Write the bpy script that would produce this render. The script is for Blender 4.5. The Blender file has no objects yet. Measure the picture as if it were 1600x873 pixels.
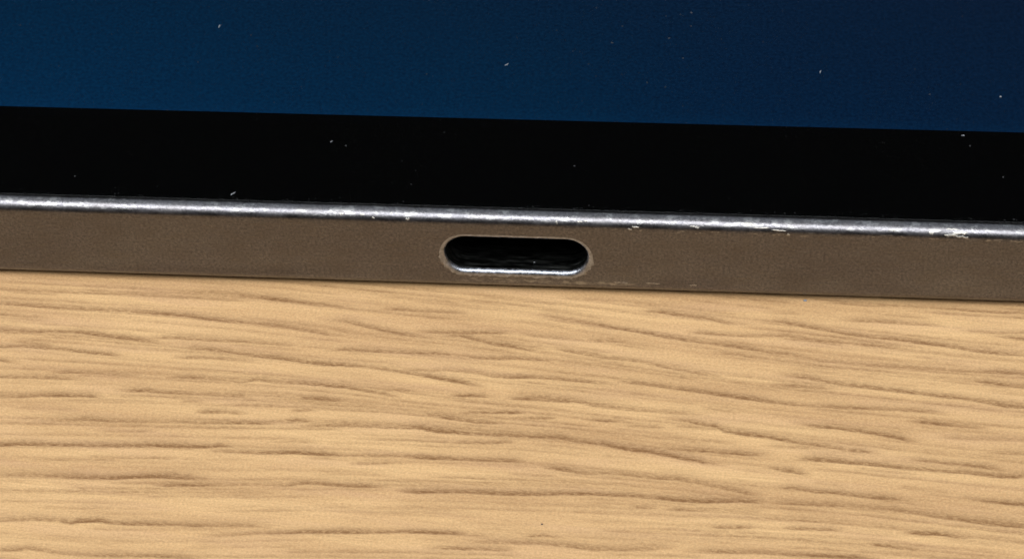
import bpy, bmesh, math, random
import numpy as np
from mathutils import Vector, Matrix

# ------------------------------------------------------------------ camera, world, lamp, exposure
MM = 0.001
scene = bpy.context.scene
col = scene.collection

cam_data = bpy.data.cameras.new("camera")
cam_data.sensor_fit = 'HORIZONTAL'
cam_data.sensor_width = 36.0
cam_data.lens = 104.49
cam_data.clip_start = 0.005
cam_data.clip_end = 20.0
cam_data.dof.use_dof = True
cam_data.dof.focus_distance = 0.180
cam_data.dof.aperture_fstop = 260.0
cam = bpy.data.objects.new("camera", cam_data)
col.objects.link(cam)
rot = Matrix(((0.9946136614827593, -0.030999147415163946, 0.09890761978428125),
              (0.09411960551455197, 0.669820860734682, -0.7365334441710265),
              (-0.04341847820506985, 0.7418753718679321, 0.6691306063588582)))
cam.matrix_world = Matrix.Translation(Vector((17.6195, -133.6234, 122.1678)) * MM) @ rot.to_4x4()
scene.camera = cam

world = bpy.data.worlds.new("World")
scene.world = world
world.use_nodes = True
bg = world.node_tree.nodes["Background"]
bg.inputs["Color"].default_value = (0.90, 0.95, 1.0, 1)
bg.inputs["Strength"].default_value = 0.015

# one big soft window / ceiling light in front of and above the table edge
key_data = bpy.data.lights.new("window_light", 'AREA')
key_data.shape = 'RECTANGLE'
key_data.size = 2.2
key_data.size_y = 0.42
key_data.energy = 27.5
key_data.color = (1.0, 0.995, 0.985)
key = bpy.data.objects.new("window_light", key_data)
col.objects.link(key)
key.location = (-0.24, -0.53, 1.02)
key.rotation_euler = (Vector((0, 0, 0)) - Vector(key.location)).to_track_quat('-Z', 'Y').to_euler()

# the pale ceiling over the table
ceil_data = bpy.data.lights.new("ceiling_light", 'AREA')
ceil_data.shape = 'RECTANGLE'
ceil_data.size = 2.4
ceil_data.size_y = 1.3
ceil_data.energy = 7.5
ceil_data.color = (0.90, 0.96, 1.0)
ceil = bpy.data.objects.new("ceiling_light", ceil_data)
col.objects.link(ceil)
ceil.location = (0.0, 0.35, 1.7)

scene.view_settings.view_transform = 'Standard'
scene.view_settings.look = 'None'
scene.view_settings.exposure = 0.0
scene.view_settings.gamma = 1.0
scene.view_settings.use_curve_mapping = False
scene.cycles.max_bounces = 8

# ------------------------------------------------------------------ helpers
def new_mat(name):
    m = bpy.data.materials.new(name)
    m.use_nodes = True
    nt = m.node_tree
    return m, nt, nt.nodes["Principled BSDF"]


class G:
    """small node-graph helper"""
    def __init__(self, nt):
        self.nt = nt

    def node(self, kind, **kw):
        n = self.nt.nodes.new(kind)
        for k, v in kw.items():
            setattr(n, k, v)
        return n

    def put(self, sock, v):
        if isinstance(v, bpy.types.NodeSocket):
            self.nt.links.new(v, sock)
        else:
            sock.default_value = v

    def math(self, op, a, b=0.0, c=0.0, clamp=False):
        n = self.node('ShaderNodeMath', operation=op, use_clamp=clamp)
        for i, v in enumerate((a, b, c)):
            self.put(n.inputs[i], v)
        return n.outputs[0]

    def pos_mm(self):
        tc = self.node('ShaderNodeTexCoord')
        n = self.node('ShaderNodeVectorMath', operation='SCALE')
        self.nt.links.new(tc.outputs['Object'], n.inputs[0])
        n.inputs['Scale'].default_value = 1000.0
        return n.outputs[0]

    def scaled(self, v, s):
        n = self.node('ShaderNodeVectorMath', operation='MULTIPLY')
        self.nt.links.new(v, n.inputs[0])
        n.inputs[1].default_value = s
        return n.outputs[0]

    def noise(self, v, s=(1, 1, 1), scale=1.0, detail=2.0, rough=0.5, dist=0.0):
        n = self.node('ShaderNodeTexNoise')
        self.nt.links.new(self.scaled(v, s), n.inputs['Vector'])
        n.inputs['Scale'].default_value = scale
        n.inputs['Detail'].default_value = detail
        n.inputs['Roughness'].default_value = rough
        n.inputs['Distortion'].default_value = dist
        return n.outputs[0]

    def remap(self, v, a, b, c=0.0, d=1.0, smooth=False):
        n = self.node('ShaderNodeMapRange')
        n.interpolation_type = 'SMOOTHSTEP' if smooth else 'LINEAR'
        for i, q in enumerate((v, a, b, c, d)):
            self.put(n.inputs[i], q)
        return n.outputs[0]

    def mix(self, f, a, b, blend='MIX'):
        n = self.node('ShaderNodeMix', data_type='RGBA', blend_type=blend)
        self.put(n.inputs['Factor'], f)
        self.put(n.inputs['A'], a)
        self.put(n.inputs['B'], b)
        return n.outputs['Result']

    def attr(self, name):
        return self.node('ShaderNodeAttribute', attribute_name=name).outputs['Fac']

    def sep(self, v):
        n = self.node('ShaderNodeSeparateXYZ')
        self.nt.links.new(v, n.inputs[0])
        return n.outputs

    def bump(self, h, dist, strength=1.0):
        n = self.node('ShaderNodeBump')
        n.inputs['Strength'].default_value = strength
        n.inputs['Distance'].default_value = dist
        self.put(n.inputs['Height'], h)
        return n.outputs[0]


def c4(*v):
    return (v[0], v[1], v[2], 1.0)


def link_mesh(name, verts, faces, mat, parent=None, smooth=True):
    """verts in millimetres"""
    me = bpy.data.meshes.new(name)
    me.from_pydata([(x * MM, y * MM, z * MM) for x, y, z in verts], [], faces)
    me.materials.append(mat)
    if smooth:
        me.shade_smooth()
    me.update()
    o = bpy.data.objects.new(name, me)
    col.objects.link(o)
    if parent:
        o.parent = parent
    return o

# ------------------------------------------------------------------ materials
# oak-look laminate of the table
wood, nt, bsdf = new_mat("oak_laminate")
g = G(nt)
p = g.pos_mm()
pore = g.attr("pore")
halo = g.attr("halo")
traced = g.attr("traced")
# grain that carries on where the single pores are not drawn one by one
gx = g.node('ShaderNodeMapping')
gx.inputs['Rotation'].default_value = (0, 0, math.radians(4.0))
nt.links.new(p, gx.inputs['Vector'])
pr = gx.outputs[0]
wide = g.noise(pr, (0.045, 0.62, 1), 1.0, 3.0, 0.55, 0.35)
far_p = g.remap(wide, 0.54, 0.70, 0.0, 0.75, True)
far_h = g.remap(wide, 0.47, 0.62, 0.0, 0.8, True)
inv = g.math('SUBTRACT', 1.0, traced)
pore = g.math('ADD', pore, g.math('MULTIPLY', far_p, inv))
halo = g.math('ADD', halo, g.math('MULTIPLY', far_h, inv))
fleck = g.noise(pr, (2.6, 8.0, 1), 1.0, 4.0, 0.72)            # ragged pores
fibre = g.noise(pr, (0.30, 8.0, 1), 1.0, 3.0, 0.65, 0.2)       # fine lengthwise fibre
tone = g.noise(pr, (0.055, 0.42, 1), 1.0, 3.0, 0.55, 0.3)       # broad colour drift
speck = g.noise(p, (0.75, 1, 1), 6.5, 3.0, 0.75)                  # print grain
pore = g.math('MULTIPLY', pore, g.remap(fleck, 0.33, 0.63, 0.30, 1.45), clamp=True)
halo = g.math('MULTIPLY', halo, g.math('MULTIPLY', g.remap(fleck, 0.34, 0.62, 0.25, 1.45), g.remap(speck, 0.32, 0.66, 0.55, 1.35)), clamp=True)
base = g.mix(g.remap(tone, 0.34, 0.66, 0.0, 1.0), c4(0.470, 0.270, 0.124), c4(0.665, 0.428, 0.205))
mid = g.noise(pr, (0.14, 2.3, 1), 1.0, 3.0, 0.6, 0.3)
base = g.mix(g.remap(mid, 0.42, 0.70, 0.0, 0.35), base, c4(0.41, 0.245, 0.118))
base = g.mix(g.remap(fibre, 0.44, 0.70, 0.0, 0.50), base, c4(0.36, 0.205, 0.092))
base = g.mix(g.remap(speck, 0.28, 0.72, 0.0, 0.55), base, c4(0.74, 0.515, 0.270))
pink = g.noise(pr, (0.12, 0.9, 1), 1.0, 2.0, 0.5)
base = g.mix(g.remap(pink, 0.5, 0.75, 0.0, 0.35), base, c4(0.55, 0.340, 0.20))
base = g.mix(g.math('MULTIPLY', halo, 0.66), base, c4(0.320, 0.195, 0.097))
base = g.mix(g.math('MULTIPLY', pore, 0.92), base, c4(0.200, 0.098, 0.037))
grn = g.noise(p, (0.8, 1, 1), 8.5, 2.0, 0.8)
base = g.mix(1.0, base, g.mix(g.remap(grn, 0.30, 0.70), c4(0.84, 0.83, 0.82), c4(1.15, 1.16, 1.17)), 'MULTIPLY')
g.put(bsdf.inputs['Base Color'], base)
bsdf.inputs['Roughness'].default_value = 0.52
bsdf.inputs['Specular IOR Level'].default_value = 0.35
hgt = g.math('SUBTRACT', g.math('MULTIPLY', speck, 0.5), g.math('MULTIPLY', pore, 0.15))
hgt = g.math('ADD', hgt, g.math('MULTIPLY', fibre, 0.6))
g.put(bsdf.inputs['Normal'], g.bump(hgt, 0.00002, 0.35))

HX, HZ, HA, HR = 0.06, 2.88, 3.02, 1.61       # port opening: centre, half straight length, end radius

# anodised aluminium
alu, nt, bsdf = new_mat("anodised_aluminium")
g = G(nt)
p = g.pos_mm()
sx, sy, sz = g.sep(p)
qx = g.math('MAXIMUM', g.math('SUBTRACT', g.math('ABSOLUTE', g.math('SUBTRACT', sx, HX)), HA), 0.0)
qz = g.math('SUBTRACT', sz, HZ)
dist = g.math('SUBTRACT', g.math('SQRT', g.math('ADD', g.math('MULTIPLY', qx, qx), g.math('MULTIPLY', qz, qz))), HR)
blast = g.noise(p, (1, 1, 1), 6.0, 4.0, 0.75)
blotch = g.noise(p, (0.5, 0.5, 0.9), 1.0, 3.0, 0.6)
worn_n = g.noise(p, (1.2, 1.0, 2.2), 1.6, 4.0, 0.65)
# rubbed ring round the opening, mostly low and at the ends
low = g.remap(g.math('ADD', g.math('MULTIPLY', qz, -1.0), g.math('MULTIPLY', qx, 0.35)), -0.3, 1.5, 0.0, 1.0)
ring = g.math('MULTIPLY', g.remap(dist, 0.0, 0.30, 0.46, 0.0), low)
wear_r = g.remap(g.math('ADD', worn_n, ring), 0.78, 0.92, 0.0, 0.60, True)
near = g.remap(dist, 0.30, 0.55, 1.0, 0.0)
wear_r = g.math('MULTIPLY', wear_r, near)
# rubbed line along the top edge
edge = g.remap(sz, 5.25, 5.55, 0.0, 0.28)
edge_n = g.noise(p, (0.9, 1.0, 3.0), 1.3, 5.0, 0.72)
wear_e = g.remap(g.math('ADD', edge_n, edge), 0.80, 0.90, 0.0, 0.6, True)
# rubbed strip between the opening and the lower edge
strip = g.math('MULTIPLY', g.remap(sz, 0.55, 0.75, 0.0, 1.0), g.remap(sz, 0.95, 1.35, 1.0, 0.0))
strip = g.math('MULTIPLY', strip, g.math('MULTIPLY', g.remap(sx, -7.0, -2.0, 0.0, 1.0), g.remap(sx, 6.0, 12.5, 1.0, 0.0)))
rub_n = g.noise(p, (0.7, 1.0, 3.2), 2.0, 4.0, 0.7)
wear_s = g.remap(g.math('ADD', rub_n, g.math('MULTIPLY', strip, 0.24)), 0.70, 0.84, 0.0, 0.65, True)
# nicks where the side turns into the top edge
turn = g.math('MULTIPLY', g.remap(sz, 4.90, 5.15, 0.0, 1.0), g.remap(sz, 5.35, 5.55, 1.0, 0.0))
turn = g.math('MULTIPLY', turn, g.remap(sx, -14.0, 10.0, 0.45, 1.0))
nick_n = g.noise(p, (0.55, 1.0, 2.0), 3.2, 4.0, 0.7)
wear_t = g.remap(g.math('ADD', nick_n, g.math('MULTIPLY', turn, 0.21)), 0.77, 0.83, 0.0, 0.8, True)
wear = g.math('MAXIMUM', g.math('MAXIMUM', wear_r, wear_e), g.math('MAXIMUM', wear_s, wear_t))
cola = g.mix(g.remap(blast, 0.35, 0.65, 0.0, 1.0), c4(0.090, 0.091, 0.103), c4(0.198, 0.197, 0.214))
cola = g.mix(g.remap(blotch, 0.40, 0.68, 0.0, 0.45), cola, c4(0.124, 0.117, 0.116))
cola = g.mix(wear, cola, c4(0.36, 0.365, 0.37))
g.put(bsdf.inputs['Base Color'], cola)
bsdf.inputs['Metallic'].default_value = 1.0
rgh = g.remap(g.noise(p, (0.4, 1.0, 2.0), 1.4, 3.0, 0.6), 0.3, 0.7, 0.24, 0.37)
g.put(bsdf.inputs['Roughness'], rgh)
hh = g.math('ADD', g.math('MULTIPLY', blast, 0.7), g.math('MULTIPLY', edge_n, 0.5))
g.put(bsdf.inputs['Normal'], g.bump(hh, 0.00003, 0.36))

# bare metal of chips and of the rim of the opening
bare, nt, bsdf = new_mat("bare_aluminium")
g = G(nt)
p = g.pos_mm()
n1 = g.noise(p, (1, 1, 1), 6.0, 3.0, 0.6)
g.put(bsdf.inputs['Base Color'], g.mix(g.remap(n1, 0.35, 0.65), c4(0.34, 0.335, 0.32), c4(0.55, 0.54, 0.50)))
bsdf.inputs['Metallic'].default_value = 0.9
bsdf.inputs['Roughness'].default_value = 0.42
g.put(bsdf.inputs['Normal'], g.bump(n1, 0.00004, 0.6))

rim_m, nt, bsdf = new_mat("worn_rim_metal")
g = G(nt)
p = g.pos_mm()
n1 = g.noise(p, (1, 1, 1), 3.2, 4.0, 0.65)
g.put(bsdf.inputs['Base Color'], g.mix(g.remap(n1, 0.32, 0.66), c4(0.19, 0.205, 0.235), c4(0.40, 0.43, 0.49)))
bsdf.inputs['Metallic'].default_value = 1.0
g.put(bsdf.inputs['Roughness'], g.remap(n1, 0.3, 0.7, 0.28, 0.50))
g.put(bsdf.inputs['Normal'], g.bump(n1, 0.00005, 0.6))

shell_m, nt, bsdf = new_mat("dark_port_steel")
g = G(nt)
p = g.pos_mm()
n1 = g.noise(p, (0.35, 2.2, 1), 2.2, 4.0, 0.6)
g.put(bsdf.inputs['Base Color'], g.mix(g.remap(n1, 0.4, 0.7), c4(0.035, 0.039, 0.038), c4(0.150, 0.160, 0.155)))
bsdf.inputs['Metallic'].default_value = 1.0
g.put(bsdf.inputs['Roughness'], g.remap(n1, 0.3, 0.7, 0.25, 0.5))
g.put(bsdf.inputs['Normal'], g.bump(n1, 0.00005, 0.5))

black_m, nt, bsdf = new_mat("black_plastic")
g = G(nt)
p = g.pos_mm()
bsdf.inputs['Base Color'].default_value = c4(0.006, 0.006, 0.006)
g.put(bsdf.inputs['Roughness'], g.remap(g.noise(p, (1, 1, 1), 3.0, 2.0), 0.3, 0.7, 0.5, 0.7))

mask_m, nt, bsdf = new_mat("black_glass_border_ink")
g = G(nt)
p = g.pos_mm()
g.put(bsdf.inputs['Base Color'], g.mix(g.noise(p, (1, 1, 1), 4.0, 2.0), c4(0.0002, 0.0002, 0.0002), c4(0.0006, 0.0006, 0.0006)))
bsdf.inputs['Roughness'].default_value = 0.6
bsdf.inputs['Specular IOR Level'].default_value = 0.0

glass_m, nt, bsdf = new_mat("cover_glass")
g = G(nt)
p = g.pos_mm()
bsdf.inputs['Base Color'].default_value = c4(0.98, 0.99, 1.0)
bsdf.inputs['Transmission Weight'].default_value = 1.0
bsdf.inputs['IOR'].default_value = 1.47
g.put(bsdf.inputs['Roughness'], g.remap(g.noise(p, (0.3, 0.3, 0.3), 1.0, 2.0), 0.3, 0.7, 0.0, 0.03))

# lit screen: a dark blue picture, brighter on the left, violet at the far right
scr_m, nt, bsdf = new_mat("lit_screen")
g = G(nt)
p = g.pos_mm()
sx, sy, sz = g.sep(p)
warp = g.math('MULTIPLY', g.math('SUBTRACT', g.noise(p, (0.05, 0.05, 1), 1.0, 2.0), 0.5), 16.0)
ux = g.remap(g.math('ADD', sx, warp), -34.0, 34.0, 0.0, 1.0)
uy = g.remap(sy, 9.0, 26.0, 0.0, 1.0)
ramp = g.node('ShaderNodeValToRGB')
er = ramp.color_ramp.elements
er[0].position = 0.0; er[0].color = c4(0.0005, 0.0215, 0.0640)
er[1].position = 1.0; er[1].color = c4(0.0010, 0.0118, 0.0375)
e2 = er.new(0.45); e2.color = c4(0.0005, 0.0175, 0.0510)
e3 = er.new(0.72); e3.color = c4(0.0007, 0.0130, 0.0420)
nt.links.new(ux, ramp.inputs[0])
colr = g.mix(g.math('MULTIPLY', uy, 0.75), ramp.outputs[0], g.mix(ux, c4(0.0007, 0.0130, 0.0360), c4(0.0024, 0.0092, 0.0280)))
grain = g.noise(p, (1, 1, 1), 4.5, 3.0, 0.75)
colr = g.mix(1.0, colr, g.mix(g.remap(grain, 0.3, 0.7), c4(0.45, 0.62, 0.67), c4(1.9, 1.42, 1.36)), 'MULTIPLY')
colr = g.mix(g.remap(sy, 9.6, 11.0, 0.15, 0.0), colr, c4(0.0014, 0.0330, 0.0950))
g.put(bsdf.inputs['Emission Color'], colr)
bsdf.inputs['Emission Strength'].default_value = 1.0
bsdf.inputs['Base Color'].default_value = c4(0.0003, 0.0003, 0.0003)
bsdf.inputs['Roughness'].default_value = 0.6
bsdf.inputs['Specular IOR Level'].default_value = 0.0

lint_m, nt, bsdf = new_mat("pale_lint")
g = G(nt)
p = g.pos_mm()
g.put(bsdf.inputs['Base Color'], g.mix(g.noise(p, (1, 1, 1), 5.0, 2.0), c4(0.13, 0.15, 0.18), c4(0.34, 0.36, 0.39)))
bsdf.inputs['Roughness'].default_value = 0.9
dust_m, nt, bsdf = new_mat("grey_dust")
g = G(nt)
p = g.pos_mm()
g.put(bsdf.inputs['Base Color'], g.mix(g.noise(p, (1, 1, 1), 5.0, 2.0), c4(0.018, 0.020, 0.023), c4(0.070, 0.074, 0.080)))
bsdf.inputs['Roughness'].default_value = 0.9

# ------------------------------------------------------------------ table
# pores of the wood as they lie on the table: width, then x, y, depth (0.01 mm, 0.01 mm, percent)
STREAKS = [
[32,-3706,-142,35,-3206,-157,35,-3053,-157,40,-2900,-160,35,-2717,-161,35,-2544,-163,45,-2391,-166,35,-2189,-169,40,-1986,-177,40,-1783,-186,35,-1596,-185,20],
[38,-2095,-127,30,-1894,-122,40,-1742,-130,40,-1601,-153,50,-1478,-168,75,-1295,-188,65,-1142,-207,55,-1042,-214,35,-953,-206,30],
[38,-3677,-271,50,-3177,-286,50,-2973,-294,60,-2767,-310,60,-2565,-311,60,-2413,-314,50,-2211,-322,70,-2109,-329,85,-1956,-345,75,-1802,-369,70,-1651,-381,60,-1563,-387,50,-1411,-405,60,-1258,-437,55,-1106,-465,55,-1006,-474,30],
[32,-3655,-368,40,-3155,-383,40,-3021,-395,45,-2920,-396,35,-2796,-409,15],
[41,-3625,-504,50,-3125,-519,50,-2922,-526,50,-2774,-516,50,-2624,-516,65,-2469,-542,70,-2316,-559,65,-2194,-571,60,-2114,-573,30],
[38,-2219,-544,40,-2021,-538,55,-1821,-549,50,-1623,-550,45,-1536,-557,40,-1337,-568,35,-1239,-564,20],
[29,-3591,-653,55,-3091,-668,55,-2944,-656,50,-2833,-662,60,-2692,-670,60,-2538,-693,65,-2407,-702,60,-2285,-720,20],
[29,-3013,-614,30,-2900,-630,50,-2767,-645,50],
[21,-3566,-765,50,-3066,-780,50,-3003,-795,50,-2942,-802,30],
[41,-2026,-623,30,-1837,-631,55,-1706,-643,60,-1518,-669,60,-1368,-687,65,-1218,-710,60,-1089,-722,70,-992,-722,75,-825,-733,50,-696,-754,60,-527,-785,65,-399,-809,80,-281,-831,70,-182,-853,65,-133,-867,50],
[35,-2000,-709,50,-1844,-705,55,-1696,-706,40,-1510,-718,30],
[32,-3532,-913,50,-3032,-928,50,-2836,-922,50,-2688,-922,45,-2491,-923,30],
[35,-2728,-875,45,-2622,-863,60,-2503,-864,50,-2404,-869,45,-2294,-875,40,-2155,-882,25],
[35,-2000,-877,85,-1941,-874,80,-1813,-879,45,-1666,-885,40,-1566,-901,40,-1485,-876,50,-1337,-890,60,-1191,-890,60,-1044,-903,70,-937,-911,70,-798,-936,60,-669,-966,65,-601,-972,50],
[38,-3494,-1081,45,-2994,-1096,45,-2849,-1089,50,-2735,-1069,65,-2637,-1069,80,-2531,-1063,70,-2453,-1062,70,-2333,-1077,20],
[41,-2298,-1006,60,-2210,-1006,80,-2113,-1004,75,-2034,-1011,50,-1858,-1016,55,-1770,-1017,55,-1643,-1019,45,-1499,-1015,60,-1463,-1013,40],
[32,-1764,-1164,60,-1639,-1158,50,-1523,-1165,40],
[65,-2876,-1186,20,-2682,-1183,20,-2487,-1184,15],
[15,-1876,-1078,40,-1798,-1080,30],
[38,-1173,-339,20,-1014,-346,40,-870,-389,65,-768,-413,75,-667,-437,60,-517,-458,35,-389,-462,20],
[38,-572,-411,45,-424,-418,55,-278,-411,60,-131,-404,55,2,-395,40],
[38,-421,-439,55,-294,-440,60,-173,-480,55,-72,-507,70,13,-513,70,122,-540,50,209,-543,10],
[23,-792,-223,70,-713,-220,60,-593,-228,45,-395,-230,40,-246,-245,20],
[23,-1107,-600,40,-980,-591,70,-902,-594,60,-784,-598,60,-647,-601,45,-530,-601,65,-433,-599,65,-305,-607,35,-158,-624,60,-32,-622,70,22,-615,60,168,-622,45,313,-622,35],
[35,-658,-746,30,-483,-747,40,-339,-737,40,-193,-751,50,-65,-779,55,38,-781,60,114,-773,70,278,-778,55,451,-792,55,576,-799,40,663,-811,40],
[18,-288,-947,60,-221,-947,85,-154,-943,80,-77,-946,40],
[35,-1221,-1017,60,-1144,-1017,75,-1076,-1021,95,-1008,-1024,70,-921,-1027,40],
[12,-1205,-1122,50,-1111,-1111,40],
[26,-224,-1093,60,-158,-1086,60,66,-1074,80,151,-1074,40],
[29,-703,-927,40,-608,-918,50,-530,-925,30],
[35,-441,-1111,60,-345,-1116,60,-249,-1128,50],
[38,83,-222,20,232,-241,40,362,-273,50,481,-289,60,600,-319,65,738,-345,70,875,-377,65,1032,-407,70,1168,-426,50,1313,-447,65,1438,-469,60,1541,-489,50,1666,-500,55,1781,-529,40,1858,-553,40,2019,-559,40,2133,-574,50,2303,-577,55,2445,-586,55,2586,-593,45,2774,-600,40,2896,-598,60,3043,-601,50,3543,-636,50],
[29,765,-168,50,863,-168,60,962,-187,65,1089,-203,65,1187,-220,50,1285,-248,55,1373,-254,40],
[35,1058,-347,40,1144,-343,60,1261,-354,50,1405,-356,40,1537,-349,35,1662,-343,50,1807,-374,50,1922,-383,60,2017,-388,45,2161,-403,60,2246,-413,50,2398,-430,20],
[50,0,-383,30,150,-416,40,258,-425,40,424,-445,25,541,-442,45,637,-441,45,784,-466,30,929,-466,20],
[38,206,-501,30,325,-534,45,453,-562,55,570,-584,55,715,-595,40,841,-617,50,968,-652,45,1103,-687,50,1276,-713,50],
[41,651,-778,50,766,-793,60,852,-802,65,996,-825,55,1139,-842,65,1282,-869,65,1425,-889,75,1554,-909,65,1677,-921,60,1770,-929,45,1976,-935,60,2116,-935,60,2303,-939,40,2488,-949,45,2581,-965,50],
[59,50,-910,40,177,-938,45,340,-953,60,436,-963,60,552,-993,50,724,-1014,40,866,-1021,40,1007,-1031,35,1196,-1035,30],
[21,55,-957,60,150,-957,70,265,-960,50,436,-968,70],
[29,1239,-514,35,1402,-513,45],
[44,1533,-213,55,1630,-227,60,1746,-254,70,1872,-279,60,1997,-309,60,2151,-330,65,2303,-346,65,2456,-371,75,2589,-386,65,2730,-413,60,2872,-434,65,2985,-440,50,3048,-444,40,3548,-479,40],
[35,1977,-189,40,2111,-190,45,2256,-193,50,2400,-205,40,2591,-210,30],
[35,2667,-248,30,2781,-250,40,2924,-257,45,3054,-248,40,3554,-283,40],
[29,2904,-286,50,3052,-304,60,3552,-339,60],
[50,1614,-682,40,1785,-701,55,1879,-724,60,2021,-751,65,2162,-764,65,2303,-782,65,2443,-798,55,2546,-813,65,2676,-826,50,2815,-853,55,2935,-880,60,3034,-882,55,3534,-917,55],
[29,1550,-770,50,1692,-771,55,1833,-781,40,1946,-782,30],
[32,2688,-670,55,2772,-680,65,2912,-700,65,3039,-714,60,3539,-749,60],
[59,1531,-142,25,1725,-147,20],
[50,2713,-824,30,2862,-837,35,3035,-855,30,3535,-890,30],
[21,1848,-30,30,1955,-40,50,2111,-54,30,2362,-42,35,2545,-55,40,2689,-63,50,2929,-76,45,3060,-74,40,3560,-109,40],
[21,267,-68,25,465,-81,30,662,-79,25],
[18,791,-112,25,957,-101,20],
[44,-2756,-1279,30,-2512,-1267,40,-2446,-1256,55,-2317,-1264,55,-2121,-1261,45,-1928,-1251,40,-1733,-1250,50,-1588,-1243,55,-1427,-1239,60,-1331,-1234,40,-1253,-1237,20],
[15,-1267,-1206,40,-1200,-1200,80,-1132,-1204,60,-1092,-1212,30],
[53,-1231,-1252,25,-1039,-1240,50,-896,-1230,65,-799,-1230,50,-606,-1231,50,-452,-1230,70,-363,-1252,85,-267,-1254,70,-123,-1263,60,21,-1266,60,84,-1266,60,227,-1269,65,370,-1269,70,486,-1293,75,619,-1305,75,754,-1342,85,896,-1357,75,1039,-1389,65,1134,-1408,75,1229,-1429,50,1322,-1437,45],
[38,-3404,-1479,80,-2904,-1494,80,-2760,-1483,80,-2615,-1479,75,-2469,-1474,70,-2324,-1470,70,-2180,-1464,65,-2036,-1456,75,-1891,-1455,80,-1698,-1448,70,-1585,-1432,80,-1507,-1438,50],
[32,-1694,-1472,40,-1549,-1478,50,-1389,-1479,60,-1246,-1471,80,-1141,-1466,85,-1044,-1472,95,-968,-1470,85,-862,-1472,40,-672,-1468,50,-530,-1461,50,-386,-1471,85,-243,-1470,70,-101,-1469,60,103,-1468,65,227,-1475,40],
[53,248,-1500,40,315,-1516,50,410,-1524,70,533,-1544,55,673,-1536,50,815,-1549,50,955,-1561,55,1048,-1560,50,1189,-1587,40,1330,-1621,50,1451,-1653,60,1577,-1669,40],
[50,-3350,-1721,40,-2850,-1736,40,-2638,-1733,50,-2464,-1733,60,-2310,-1731,80,-2177,-1727,85,-2036,-1709,80,-1942,-1702,75,-1816,-1706,80,-1702,-1706,45,-1556,-1718,30],
[32,-1948,-1771,50,-1863,-1767,75,-1693,-1758,70,-1551,-1750,45,-1348,-1733,35,-1177,-1731,40,-1067,-1708,60,-972,-1707,70,-829,-1716,65,-688,-1712,80,-593,-1713,75],
[44,-544,-1730,40,-477,-1742,60,-401,-1742,70,-262,-1731,60,-121,-1727,60,20,-1732,70,128,-1731,75,267,-1723,65,406,-1712,65,546,-1705,80,685,-1706,75,825,-1707,80,918,-1717,60,1020,-1727,80,1132,-1731,95,1242,-1732,85,1426,-1718,80,1518,-1721,80,1579,-1720,60],
[76,1579,-1720,50,1763,-1723,50,1946,-1726,55,2037,-1721,40,2293,-1743,60,2402,-1759,50,2538,-1783,55,2674,-1801,60,2809,-1819,60,3003,-1831,60,3503,-1866,60],
[47,-3269,-2077,45,-2769,-2092,45,-2583,-2072,50,-2440,-2074,40,-2352,-2089,60,-2298,-2073,85,-2205,-2064,80,-2108,-2076,55,-2014,-2077,70,-1920,-2072,65,-1733,-2065,55,-1638,-2070,60,-1499,-2060,50,-1297,-2054,40,-1212,-2059,40],
[38,-1624,-2151,25,-1439,-2135,45,-1288,-2111,45,-1149,-2100,60,-993,-2083,75,-873,-2079,75,-715,-2073,70,-549,-2062,60,-458,-2050,60,-300,-2051,75,-199,-2048,80,-87,-2055,35,99,-2064,25],
[35,-296,-2170,60,-167,-2168,60,-29,-2164,55,169,-2160,45],
[73,-127,-2114,20,103,-2108,35,163,-2104,45,300,-2097,45,439,-2108,40,624,-2129,50,760,-2128,50,942,-2112,45,1077,-2086,40],
[38,1151,-2113,60,1305,-2111,60,1441,-2109,55,1591,-2105,55,1726,-2112,65,1862,-2111,85,1997,-2112,85,2176,-2110,70],
[21,259,-2049,60,332,-2042,50,434,-2049,30],
[38,-3218,-2302,50,-2718,-2317,50,-2625,-2312,75,-2553,-2295,60,-2437,-2314,40,-2246,-2328,40,-2059,-2324,60,-1875,-2314,50,-1688,-2313,60,-1549,-2313,50],
[21,-2349,-1350,20,-2107,-1337,35,-2010,-1332,25],
[29,-2414,-1971,20,-2131,-1962,20],
[32,-377,-1131,60,-250,-1145,70,-133,-1164,65,11,-1166,60],
[23,-806,-1535,40,-664,-1527,40,-476,-1511,30],
[26,-258,-1341,50,-68,-1331,50,89,-1316,50],
[21,70,-1122,40,290,-1111,60],
[26,500,-1107,30,615,-1118,60,701,-1113,50],
[44,975,-1081,65,1071,-1089,55,1262,-1129,55,1311,-1167,55,1425,-1188,75,1501,-1193,75,1563,-1201,65,1658,-1220,80,1752,-1238,65,1893,-1257,55,2014,-1281,50,2117,-1291,75,2201,-1298,50],
[38,894,-1315,40,1036,-1327,50,1224,-1331,70,1412,-1344,75,1568,-1346,60],
[38,1701,-1080,40,1843,-1100,65,1956,-1107,70,2059,-1122,65,2163,-1137,65,2294,-1166,80,2387,-1192,50,2461,-1208,35],
[29,2388,-1032,50,2500,-1040,75,2640,-1055,50,2799,-1065,45],
[47,1736,-1374,60,1820,-1370,75,1922,-1378,80,2080,-1385,80,2201,-1392,75,2312,-1409,75,2404,-1414,65,2542,-1423,75,2680,-1425,70,2863,-1448,80,2955,-1450,75,3016,-1440,60,3516,-1475,60],
[38,2358,-1338,50,2497,-1348,55,2617,-1364,65,2773,-1378,60,2911,-1400,55],
[38,1570,-1440,40,1664,-1465,65,1711,-1469,60,1776,-1485,40],
[35,1576,-1606,50,1714,-1598,55,1834,-1618,60,1972,-1629,60,2083,-1645,60,2220,-1652,70,2311,-1656,60,2403,-1664,35],
[35,2659,-1619,50,2768,-1642,50,2876,-1654,85,2949,-1660,90,3008,-1664,80,3508,-1699,80],
[21,1676,-1911,40,1840,-1911,60,1976,-1911,50],
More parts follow.
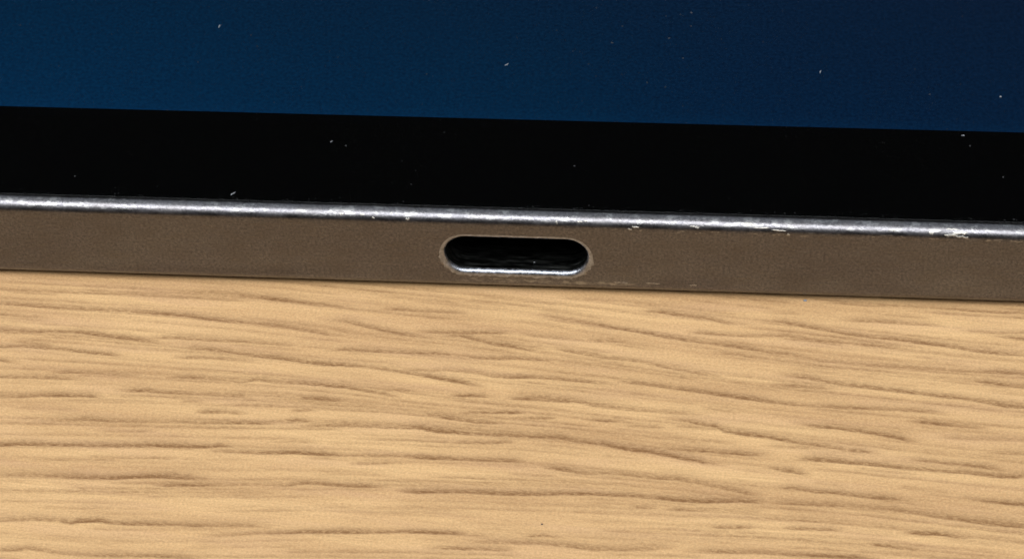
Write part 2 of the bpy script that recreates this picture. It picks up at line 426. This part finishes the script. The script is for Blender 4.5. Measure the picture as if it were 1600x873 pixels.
[26,2338,-1912,40,2401,-1909,85,2455,-1915,90,2537,-1910,85,2626,-1925,55,2743,-1928,35],
[23,1814,-2003,30,1923,-2003,40],
[29,2131,-2004,40,2239,-2017,70,2311,-2025,50,2445,-2036,35],
[65,2546,-1151,35,2732,-1154,35,3025,-1153,30,3525,-1188,30],
[65,2776,-1264,40,3021,-1264,40,3521,-1299,40],
[21,830,-1798,50,923,-1793,40],
[23,1025,-1803,50,1181,-1799,50,1291,-1793,30],
[21,1288,-1923,60,1434,-1920,55,1516,-1913,40],
[65,1061,-1799,20,1337,-1797,25,1581,-1790,25],
[59,1026,-1135,30,1168,-1141,40,1282,-1146,30],
[50,770,-1148,40,932,-1153,35],
[44,1565,-1274,30,1753,-1277,30,1940,-1274,25],
]


def spread(lo, dense_lo, dense_hi, hi, step):
    a = list(np.arange(dense_lo, dense_hi + step * 0.5, step))
    s, v = step, a[-1]
    while v < hi:
        s *= 1.28
        v += s
        a.append(min(v, hi))
    s, v = step, a[0]
    b = []
    while v > lo:
        s *= 1.28
        v -= s
        b.append(max(v, lo))
    return np.array(b[::-1] + a)


rng = np.random.default_rng(7)
XS = spread(-520.0, -37.0, 35.0, 480.0, 0.16)
YS = spread(-330.0, -27.0, 1.2, 420.0, 0.05)
nx, ny = len(XS), len(YS)
GX, GY = np.meshgrid(XS, YS)                      # (ny, nx)
pore = np.zeros_like(GX)
halo = np.zeros_like(GX)


def smooth_noise(n, cell, r):
    k = int(n / cell) + 3
    pts = r.random(k) * 2 - 1
    t = np.arange(n) / cell
    i = t.astype(int)
    f = t - i
    f = f * f * (3 - 2 * f)
    return pts[i] * (1 - f) + pts[i + 1] * f


def lay(x0, x1, yc_f, s_f, w, r):
    """one pore: sharp dark lower edge, soft greyish upper side"""
    sel = np.where((XS >= x0 - 0.6) & (XS <= x1 + 0.6))[0]
    if len(sel) < 2:
        return
    xs = XS[sel]
    n = len(xs)
    yc = yc_f(xs) + smooth_noise(n, 16, r) * 0.022 + smooth_noise(n, 3, r) * 0.016
    st = s_f(xs)
    fl = min(1.8, 0.5 + 0.18 * (x1 - x0))
    fade = np.clip((xs - (x0 - 0.6)) / fl, 0, 1) * np.clip(((x1 + 0.6) - xs) / fl, 0, 1)
    st = st * fade * (1 + 0.14 * smooth_noise(n, 7, r) + 0.12 * smooth_noise(n, 22, r))
    ww = w * (0.85 + 0.35 * smooth_noise(n, 14, r))
    rows = np.where((YS > yc.min() - 0.8) & (YS < yc.max() + w * 3.2))[0]
    if len(rows) < 2:
        return
    d = YS[rows][:, None] - yc[None, :]            # + is away from the camera
    lowk = np.exp(-np.clip(-d, 0, None) ** 2 / (2 * 0.055 ** 2))
    core = np.where(d < 0, lowk, np.exp(-d ** 2 / (2 * (0.08 + 0.27 * ww[None, :]) ** 2)))
    fuzz = np.where(d < 0, np.exp(-d ** 2 / (2 * 0.08 ** 2)), np.exp(-d ** 2 / (2 * (0.13 + 0.62 * ww[None, :]) ** 2)))
    ix = np.ix_(rows, sel)
    s = np.clip(st, 0, 1)[None, :]
    pore[ix] = np.maximum(pore[ix], core * np.clip(s * 1.2 - 0.08, 0, 1))
    halo[ix] = np.maximum(halo[ix], fuzz * np.clip(s * 1.35, 0, 1))


for q in STREAKS:
    w = q[0] * 0.01
    pts = sorted((q[i] * 0.01, q[i + 1] * 0.01, q[i + 2] * 0.01) for i in range(1, len(q), 3))
    px = np.array([t[0] for t in pts]); py = np.array([t[1] for t in pts]); ps = np.array([t[2] for t in pts])
    lay(px[0], px[-1], lambda x: np.interp(x, px, py), lambda x: np.interp(x, px, ps), w, rng)
# direction of the grain, taken from the pores above
seg = []
for q in STREAKS:
    if len(q) < 10:
        continue
    for i in range(1, len(q) - 6, 3):
        dx = (q[i + 3] - q[i]) * 0.01
        if dx > 1.0:
            seg.append(((q[i] + q[i + 3]) * 0.005, (q[i + 1] + q[i + 4]) * 0.005, (q[i + 4] - q[i + 1]) * 0.01 / dx))
seg = np.array(seg)


def grain_slope(x, y):
    w_ = 1.0 / (0.6 + ((seg[:, 0] - x) / 5.0) ** 2 + ((seg[:, 1] - y) / 1.4) ** 2) ** 2
    return float((w_ * seg[:, 2]).sum() / w_.sum())


def drift(count, lmin, lmax, smin, smax, wmin, wmax):
    """fainter pores between the strong ones, following the same grain"""
    for k in range(count):
        x = rng.uniform(-40, 33); y = rng.uniform(-26, 1.0); L = rng.uniform(lmin, lmax)
        px = [x]; py = [y]
        while px[-1] < x + L:
            sl = grain_slope(px[-1], py[-1])
            px.append(px[-1] + 0.7); py.append(py[-1] + 0.7 * sl)
        s0 = rng.uniform(smin, smax)
        ps = s0 * (0.75 + 0.5 * rng.random(len(px)))
        px = np.array(px); py = np.array(py)
        lay(x, x + L, lambda q_: np.interp(q_, px, py), lambda q_: np.interp(q_, px, ps), rng.uniform(wmin, wmax), rng)


drift(150, 1.5, 6.0, 0.10, 0.32, 0.03, 0.20)
drift(340, 5.0, 24.0, 0.08, 0.34, 0.02, 0.14)

inside = (np.clip((GX + 37.0) / 3.0, 0, 1) * np.clip((35.0 - GX) / 3.0, 0, 1)
          * np.clip((GY + 27.0) / 2.0, 0, 1) * np.clip((1.2 - GY) / 0.4, 0, 1))
pore *= inside
halo *= inside
GZ = -0.003 * pore - 0.002 * halo
me = bpy.data.meshes.new("table_top")
verts = np.stack([GX, GY, GZ], -1).reshape(-1, 3) * MM
nbot = 8
idx = np.arange(nx * ny).reshape(ny, nx)
quads = np.stack([idx[:-1, :-1], idx[:-1, 1:], idx[1:, 1:], idx[1:, :-1]], -1).reshape(-1, 4)
# the board's edge and underside
b0 = nx * ny
xa, xb, ya, yb = XS[0], XS[-1], YS[0], YS[-1]
under = np.array([[xa, ya, -25], [xb, ya, -25], [xb, yb, -25], [xa, yb, -25],
                  [xa, ya, 0], [xb, ya, 0], [xb, yb, 0], [xa, yb, 0]]) * MM
extra = np.array([[0, 3, 2, 1], [0, 1, 5, 4], [1, 2, 6, 5], [2, 3, 7, 6], [3, 0, 4, 7]]) + b0
verts = np.concatenate([verts, under])
quads = np.concatenate([quads, extra])
me.vertices.add(len(verts))
me.vertices.foreach_set("co", verts.astype(np.float32).ravel())
me.loops.add(quads.size)
me.loops.foreach_set("vertex_index", quads.astype(np.int32).ravel())
me.polygons.add(len(quads))
me.polygons.foreach_set("loop_start", np.arange(0, quads.size, 4, dtype=np.int32))
me.polygons.foreach_set("use_smooth", np.concatenate([np.ones(len(quads) - 5, bool), np.zeros(5, bool)]))
me.update(calc_edges=True)
for nm, arr in (("pore", pore), ("halo", halo), ("traced", inside)):
    at = me.attributes.new(nm, 'FLOAT', 'POINT')
    at.data.foreach_set("value", np.concatenate([arr.ravel(), np.zeros(8)]).astype(np.float32))
me.materials.append(wood)
table = bpy.data.objects.new("table_top", me)
col.objects.link(table)
table["kind"] = "structure"
table["label"] = "pale oak table top with dark lengthwise grain under the tablet"

# ------------------------------------------------------------------ tablet
TW, TD, TH, CR = 89.25, 247.6, 5.87, 18.0       # half width, depth, thickness, corner radius
RT, RB = 0.86, 0.88                            # top and bottom edge rounding
tablet = bpy.data.objects.new("tablet_computer", None)
tablet.empty_display_size = 0.01
tablet.location = (0.0, -0.00047, 0.00024)
col.objects.link(tablet)
tablet["label"] = "dark grey metal tablet with black-bordered blue screen lying on the wooden table"
tablet["category"] = "tablet"


def outline():
    """points, inward normals of the rounded outline, starting on the front edge, counter-clockwise"""
    pts = []
    xs = [-(TW - CR)] + list(np.arange(-70, -8, 2.0)) + [-8.0, 8.0] + list(np.arange(10, 71, 2.0)) + [TW - CR]
    for x in xs:
        pts.append((x, 0.0, 0.0, 1.0))
    def arc(cx, cy, a0):
        for k in range(1, 16):
            a = math.radians(a0 + 90.0 * k / 16)
            pts.append((cx + CR * math.cos(a), cy + CR * math.sin(a), -math.cos(a), -math.sin(a)))
    arc(TW - CR, CR, -90)
    for y in (CR, TD - CR):
        pts.append((TW, y, -1.0, 0.0))
    arc(TW - CR, TD - CR, 0)
    for x in (TW - CR, -(TW - CR)):
        pts.append((x, TD, 0.0, -1.0))
    arc(-(TW - CR), TD - CR, 90)
    for y in (TD - CR, CR):
        pts.append((-TW, y, 1.0, 0.0))
    arc(-(TW - CR), CR, 180)
    return pts


OUT = outline()


def inset_ring(d, z):
    return [(x + nx_ * d, y + ny_ * d, z) for x, y, nx_, ny_ in OUT]


prof = [(3.0, 0.0)]
for k in range(0, 9):
    a = math.pi / 2 * k / 8
    prof.append((RB * (1 - math.sin(a)), RB * (1 - math.cos(a))))
for k in range(0, 19):
    a = math.pi / 2 * k / 18
    prof.append((RT * (1 - math.cos(a)), TH - RT + RT * math.sin(a)))
prof.append((RT + 0.0, TH - 1.1))
iflat = 9                                       # profile segment 9-10 is the flat side
V, F = [], []
for d, z in prof:
    V += inset_ring(d, z)
n = len(OUT)
ihole = [i for i in range(n) if abs(OUT[i][0] + 8.0) < 1e-6 and OUT[i][1] == 0][0]
for j in range(len(prof) - 1):
    for i in range(n):
        if j == iflat and i == ihole:
            continue
        k = (i + 1) % n
        F.append((j * n + i, j * n + k, (j + 1) * n + k, (j + 1) * n + i))
F.append(tuple(range(n))[::-1])
last = (len(prof) - 1) * n
F.append(tuple(last + i for i in range(n)))     # floor of the tray under the glass


def stadium(inset, y, m=40, ax=HA):
    r = HR - inset
    out = []
    for k in range(m + 1):
        a = -math.pi / 2 + math.pi * k / m
        out.append((HX + ax + r * math.cos(a), y, HZ + r * math.sin(a)))
    for t in np.linspace(0.95, -0.95, 39):
        out.append((HX + ax * t, y, HZ + r))
    for k in range(m + 1):
        a = math.pi / 2 + math.pi * k / m
        out.append((HX - ax + r * math.cos(a), y, HZ + r * math.sin(a)))
    for t in np.linspace(-0.95, 0.95, 39):
        out.append((HX + ax * t, y, HZ - r))
    return out


# the plate of the side round the opening
bm = bmesh.new()
rect = [(-8, 0, RB), (8, 0, RB), (8, 0, TH - RT), (-8, 0, TH - RT)]
loops = []
for ring_ in (rect, stadium(0, 0)):
    vs = [bm.verts.new(c) for c in ring_]
    loops += [bm.edges.new((vs[i], vs[(i + 1) % len(vs)])) for i in range(len(vs))]
bmesh.ops.triangle_fill(bm, edges=loops, use_beauty=True, use_dissolve=False)
base_n = len(V)
bm.verts.index_update()
V += [tuple(v.co) for v in bm.verts]
for f in bm.faces:
    ids = [base_n + v.index for v in f.verts]
    if f.normal.y > 0:
        ids = ids[::-1]
    F.append(tuple(ids))
bm.free()
body = link_mesh("aluminium_body", V, F, alu, tablet)
body["label"] = "grey-brown anodised metal side with a bright worn upper edge"


def tube(name, rings, mat, parent, cap=None, flip=False):
    m = len(rings[0])
    vv = [c for r_ in rings for c in r_]
    ff = []
    for j in range(len(rings) - 1):
        for i in range(m):
            k = (i + 1) % m
            q_ = (j * m + i, (j + 1) * m + i, (j + 1) * m + k, j * m + k)
            ff.append(q_[::-1] if flip else q_)
    if cap:
        q_ = tuple((len(rings) - 1) * m + i for i in range(m))
        ff.append(q_[::-1] if flip else q_)
    return link_mesh(name, vv, ff, mat, parent)


RIM = 0.31
rr = random.Random(11)
ragged = []
for (x, y, z), (bx, by, bz) in zip(stadium(-1.0, -0.001), stadium(0.0, -0.001)):
    lowe = min(max((HZ - z) / 2.6 + 0.25 + 0.35 * (abs(x - HX) > HA), 0.0), 1.0)
    k = 0.015 + 0.16 * lowe * rr.random() ** 1.6
    ragged.append((bx + (x - bx) * k, -0.003, bz + (z - bz) * k))
rim_rings = [ragged, stadium(-0.008, -0.006)]
for k in range(0, 9):
    a = math.pi / 2 * k / 8
    rim_rings.append(stadium(RIM * math.sin(a), -0.006 + RIM * (1 - math.cos(a))))
rim = tube("port_rim", rim_rings, rim_m, tablet)
rim["label"] = "bright worn metal rim round the charging port"
shell = tube("port_shell", [stadium(RIM, RIM - 0.006), stadium(RIM + 0.02, 0.8), stadium(RIM + 0.02, 6.5)],
             shell_m, tablet, cap=True)
shell["label"] = "dark hollow of the charging port"


def box(name, x0, x1, y0, y1, z0, z1, mat, parent, bev=0.0):
    bm_ = bmesh.new()
    bmesh.ops.create_cube(bm_, size=1.0)
    for v in bm_.verts:
        v.co = Vector(((x0 + x1) / 2 + v.co.x * (x1 - x0), (y0 + y1) / 2 + v.co.y * (y1 - y0), (z0 + z1) / 2 + v.co.z * (z1 - z0)))
    if bev:
        bmesh.ops.bevel(bm_, geom=bm_.edges[:], offset=bev, segments=2, affect='EDGES')
    me_ = bpy.data.meshes.new(name)
    for v in bm_.verts:
        v.co *= MM
    bm_.to_mesh(me_)
    bm_.free()
    me_.materials.append(mat)
    o = bpy.data.objects.new(name, me_)
    col.objects.link(o)
    o.parent = parent
    return o


tongue = box("connector_tongue", HX - 3.3, HX + 3.3, 2.1, 6.4, HZ - 0.35, HZ + 0.35, black_m, shell, 0.12)

# dark seal between metal and glass
GI = RT + 0.08
nO = len(OUT)
seal_rings = [inset_ring(RT + 0.004, TH - 0.9), inset_ring(RT + 0.004, TH - 0.035), inset_ring(GI - 0.004, TH - 0.035),
              inset_ring(GI - 0.004, TH - 0.9)]
tube("seal", seal_rings, black_m, tablet, flip=True)

# cover glass: a slab with a softened upper edge
sl = [(GI, TH - 0.70), (GI, TH - 0.06), (GI + 0.02, TH - 0.02), (GI + 0.06, TH - 0.004), (GI + 0.14, TH)]
V, F = [], []
for d, z in sl:
    V += inset_ring(d, z)
for j in range(len(sl) - 1):
    for i in range(nO):
        k = (i + 1) % nO
        F.append((j * nO + i, j * nO + k, (j + 1) * nO + k, (j + 1) * nO + i))
F.append(tuple(range(nO))[::-1])
F.append(tuple((len(sl) - 1) * nO + i for i in range(nO)))
glass = link_mesh("cover_glass", V, F, glass_m, tablet, smooth=False)
glass["label"] = "glossy glass over the blue screen and its black border"

# what lies under the glass: black printed border and the lit screen
BZ = 10.05
zin = TH - 0.72
ZO = zin
def screen_ring(z, d=0.0):
    r = 9.0
    x0, x1, y0, y1 = -TW + BZ + d, TW - BZ - d, BZ + d - 0.24, TD - BZ - d
    out = []
    for cx, cy, a0 in ((x1 - r, y0 + r, -90), (x1 - r, y1 - r, 0), (x0 + r, y1 - r, 90), (x0 + r, y0 + r, 180)):
        for k in range(17):
            a = math.radians(a0 + 90 * k / 16)
            out.append((cx + r * math.cos(a), cy + r * math.sin(a), z))
    return out


bm = bmesh.new()
loops = []
for ring_ in ([(x, y, ZO) for x, y, z in inset_ring(GI + 0.01, ZO)], screen_ring(ZO)):
    vs = [bm.verts.new(c) for c in ring_]
    loops += [bm.edges.new((vs[i], vs[(i + 1) % len(vs)])) for i in range(len(vs))]
bmesh.ops.triangle_fill(bm, edges=loops, use_beauty=True)
bm.verts.index_update()
V = [tuple(v.co) for v in bm.verts]
F = [tuple(v.index for v in (f.verts if f.normal.z > 0 else reversed(f.verts[:]))) for f in bm.faces]
bm.free()
border = link_mesh("screen_border", V, F, mask_m, tablet, smooth=False)
border["label"] = "black border round the blue screen"
R_ = screen_ring(ZO - 0.01, -0.02)
screen = link_mesh("screen", R_, [tuple(range(len(R_)))], scr_m, tablet, smooth=False)
screen["label"] = "lit dark blue screen"

# ------------------------------------------------------------------ chips and rubs in the anodising (they follow the rounding of the side)
def on_side(s, lift):
    """arc length above (+) or below (-) the upper end of the flat side -> y, z"""
    if s <= 0:
        z = TH - RT + s
        if z < RB:
            a = min((RB - z) / RB, 1.3)
            return (RB + lift) * (1 - math.cos(a)) - lift * 1.0, RB - (RB + lift) * math.sin(a)
        return -lift, z
    a = s / RT
    return RT - (RT + lift) * math.cos(a), TH - RT + (RT + lift) * math.sin(a)


def scuff(name, cx, cs, L, H, seed):
    r = random.Random(seed)
    m = 9 if L < 1.2 else 26
    rows = 4
    top, bot = [], []
    for i in range(m + 1):
        t = i / m
        env = math.sin(math.pi * min(max(t, 0.03), 0.97)) ** 0.45
        mid = r.uniform(-0.18, 0.18) * H
        top.append(mid + 0.5 * H * env * r.uniform(0.35, 1.15))
        bot.append(mid - 0.5 * H * env * r.uniform(0.35, 1.15))
    sk = r.uniform(-0.25, 0.25) * min(H, 0.3)
    vv, ff = [], []
    for i in range(m + 1):
        t = i / m - 0.5
        for j in range(rows + 1):
            f = j / rows
            s = cs + bot[i] * (1 - f) + top[i] * f + sk * t
            edge_ = (j in (0, rows)) or i in (0, m)
            y, z = on_side(s, -0.004 if edge_ else 0.006 + r.uniform(-0.003, 0.004))
            vv.append((cx + t * L + r.uniform(-0.25, 0.25) * L / m, y, z))
    for i in range(m):
        for j in range(rows):
            a = i * (rows + 1) + j
            ff.append((a, a + rows + 1, a + rows + 2, a + 1))
    return link_mesh(name, vv, ff, bare, body)


MARKS = [(6.98,0.25,0.27,0.17), (7.33,0.40,0.43,0.16), (10.84,0.53,0.62,0.12), (11.00,0.45,0.23,0.08), (14.04,0.77,0.78,0.31),
         (14.80,0.57,1.01,0.13), (15.83,0.44,0.93,0.12), (16.41,0.22,0.19,0.21), (22.48,0.66,0.50,0.15), (24.81,0.59,0.31,0.30),
         (25.91,0.47,0.78,0.27), (26.50,0.61,0.93,0.34), (26.59,0.38,0.78,0.20), (26.05,0.82,0.85,0.16), (-10.40,0.68,0.27,0.23),
         (-9.15,0.68,0.31,0.19), (-7.37,0.81,0.16,0.24), (-6.38,0.49,0.27,0.23), (-8.47,0.50,0.19,0.12), (2.60,0.55,0.12,0.31),
         (3.98,0.63,0.35,0.15), (4.33,0.68,0.19,0.12),
         (6.33,-4.03,0.93,0.09), (8.32,-4.00,0.93,0.10),
         (10.76,-4.06,0.47,0.15)]
for i, m_ in enumerate(MARKS):
    scuff("chip", *m_, 100 + i)

# ------------------------------------------------------------------ dust on the glass
def fibre(name, x, y, z, size, seed, mat, thick=0.030, parent=None):
    """one bent lint fibre lying on the glass"""
    r = random.Random(seed)
    a = r.uniform(0, math.pi)
    pts = [(x - math.cos(a) * size * 0.5, y - math.sin(a) * size * 0.5)]
    for k in range(5):
        a += r.uniform(-0.75, 0.75)
        pts.append((pts[-1][0] + math.cos(a) * size * 0.24, pts[-1][1] + math.sin(a) * size * 0.24))
    vv, ff = [], []
    for i, (px_, py_) in enumerate(pts):
        q0 = pts[max(i - 1, 0)]; q1 = pts[min(i + 1, 5)]
        dx, dy = q1[0] - q0[0], q1[1] - q0[1]
        l = math.hypot(dx, dy) or 1
        nx_, ny_ = -dy / l, dx / l
        w = thick * (0.5 if i in (0, 5) else r.uniform(0.8, 1.5))
        for k in range(5):
            b = 2 * math.pi * k / 5
            vv.append((px_ + nx_ * w * math.cos(b), py_ + ny_ * w * math.cos(b), z + w * (1 + math.sin(b)) * 0.8))
    for i in range(5):
        for k in range(5):
            ff.append((i * 5 + k, i * 5 + (k + 1) % 5, (i + 1) * 5 + (k + 1) % 5, (i + 1) * 5 + k))
    ff.append((4, 3, 2, 1, 0)); ff.append((25, 26, 27, 28, 29))
    o = link_mesh(name, vv, ff, mat, parent)
    return o


LINT = [(-20.83,18.07,0.36,"bent pale lint fibre on the left part of the blue screen"),
        (-1.84,14.82,0.34,"pale lint fibre near the middle of the blue screen above the port"),
        (-17.37,1.52,0.42,"white lint fibre on the black border beside the metal edge at left"),
        (29.14,12.73,0.12,"bright white dust grain near the right end of the blue screen"),
        (18.03,14.80,0.28,"dim lint curl on the right half of the blue screen"),
        (26.75,8.93,0.22,"small pale grain on the black border at right, just below the screen"),
        (1.06,0.85,0.12,"tiny white speck inside the charging port just behind its lower rim"),
        (-11.91,6.71,0.19,"tiny grey grain in the black border left of the port")]
for i, (x, y, s, lab) in enumerate(LINT):
    o = fibre("lint_fibre", x, y, TH if y > 1 else HZ - HR + 0.36, s * 0.8, 40 + i, lint_m, 0.034 if i != 3 else 0.06)
    o.location = (0.0, -0.00047, 0.00024)
    o["label"] = lab
    o["category"] = "lint"
    o["group"] = "lint on the glass"

r = random.Random(5)
V, F = [], []
def grain_at(x, y, z, s):
    b = len(V)
    k = 6
    ph = r.uniform(0, 6.28)
    st = r.uniform(0.6, 1.7)
    an = r.uniform(0, 3.14)
    for i in range(k):
        a = ph + 2 * math.pi * i / k
        q = s * r.uniform(0.6, 1.2)
        u, v = q * math.cos(a) * st, q * math.sin(a)
        V.append((x + u * math.cos(an) - v * math.sin(an), y + u * math.sin(an) + v * math.cos(an), z))
    V.append((x, y, z + s * 0.8))
    for i in range(k):
        F.append((b + i, b + (i + 1) % k, b + k))

for x, y, s in ((4.72,17.33,0.19),(8.34,17.94,0.19),(9.67,19.27,0.19),(9.34,15.91,0.19),(9.64,20.70,0.23),(3.47,20.96,0.16),(1.09,18.48,0.16),
                (24.80,12.87,0.19),(-10.94,6.38,0.16),(-12.68,15.13,0.2),(-33.96,17.72,0.19),(7.22,13.34,0.16),(3.41,15.09,0.12),
                (-7.30,5.05,0.12),(12.06,11.28,0.12),(8.94,20.47,0.12)):
    grain_at(x, y, TH + 0.001, s * 0.30)
for k in range(600):
    grain_at(r.uniform(-40, 40), r.uniform(1.3, 40), TH + 0.001, 0.009 + 0.045 * r.random() ** 6)
for k in range(170):
    grain_at(r.uniform(-40, 40), 1.06 + abs(r.gauss(0, 0.16)), TH + 0.001, r.uniform(0.012, 0.034))
dust = link_mesh("fine_dust", V, F, dust_m, None, smooth=False)
dust.location = (0.0, -0.00047, 0.00024)
dust["kind"] = "stuff"
dust["label"] = "fine grey dust scattered over the glass of the tablet"
dust["category"] = "dust"

# two crumbs on the table
def crumb(x, y, s, seed, mat, lab):
    bm_ = bmesh.new()
    bmesh.ops.create_icosphere(bm_, subdivisions=2, radius=1.0)
    rr = random.Random(seed)
    for v in bm_.verts:
        f = rr.uniform(0.7, 1.2)
        v.co = Vector((x + v.co.x * s * f * 1.2, y + v.co.y * s * f, s * 0.45 + v.co.z * s * 0.6 * f)) * MM
    me_ = bpy.data.meshes.new("crumb")
    bm_.to_mesh(me_); bm_.free()
    me_.materials.append(mat)
    o = bpy.data.objects.new("crumb", me_)
    col.objects.link(o)
    o["label"] = lab
    o["category"] = "crumb"
    return o

crumb(17.51, -0.26, 0.085, 3, lint_m, "tiny white crumb on the table close to the tablet's lower edge")
crumb(3.18, -19.52, 0.05, 4, dust_m, "tiny dark crumb on the bare table in front of the port")
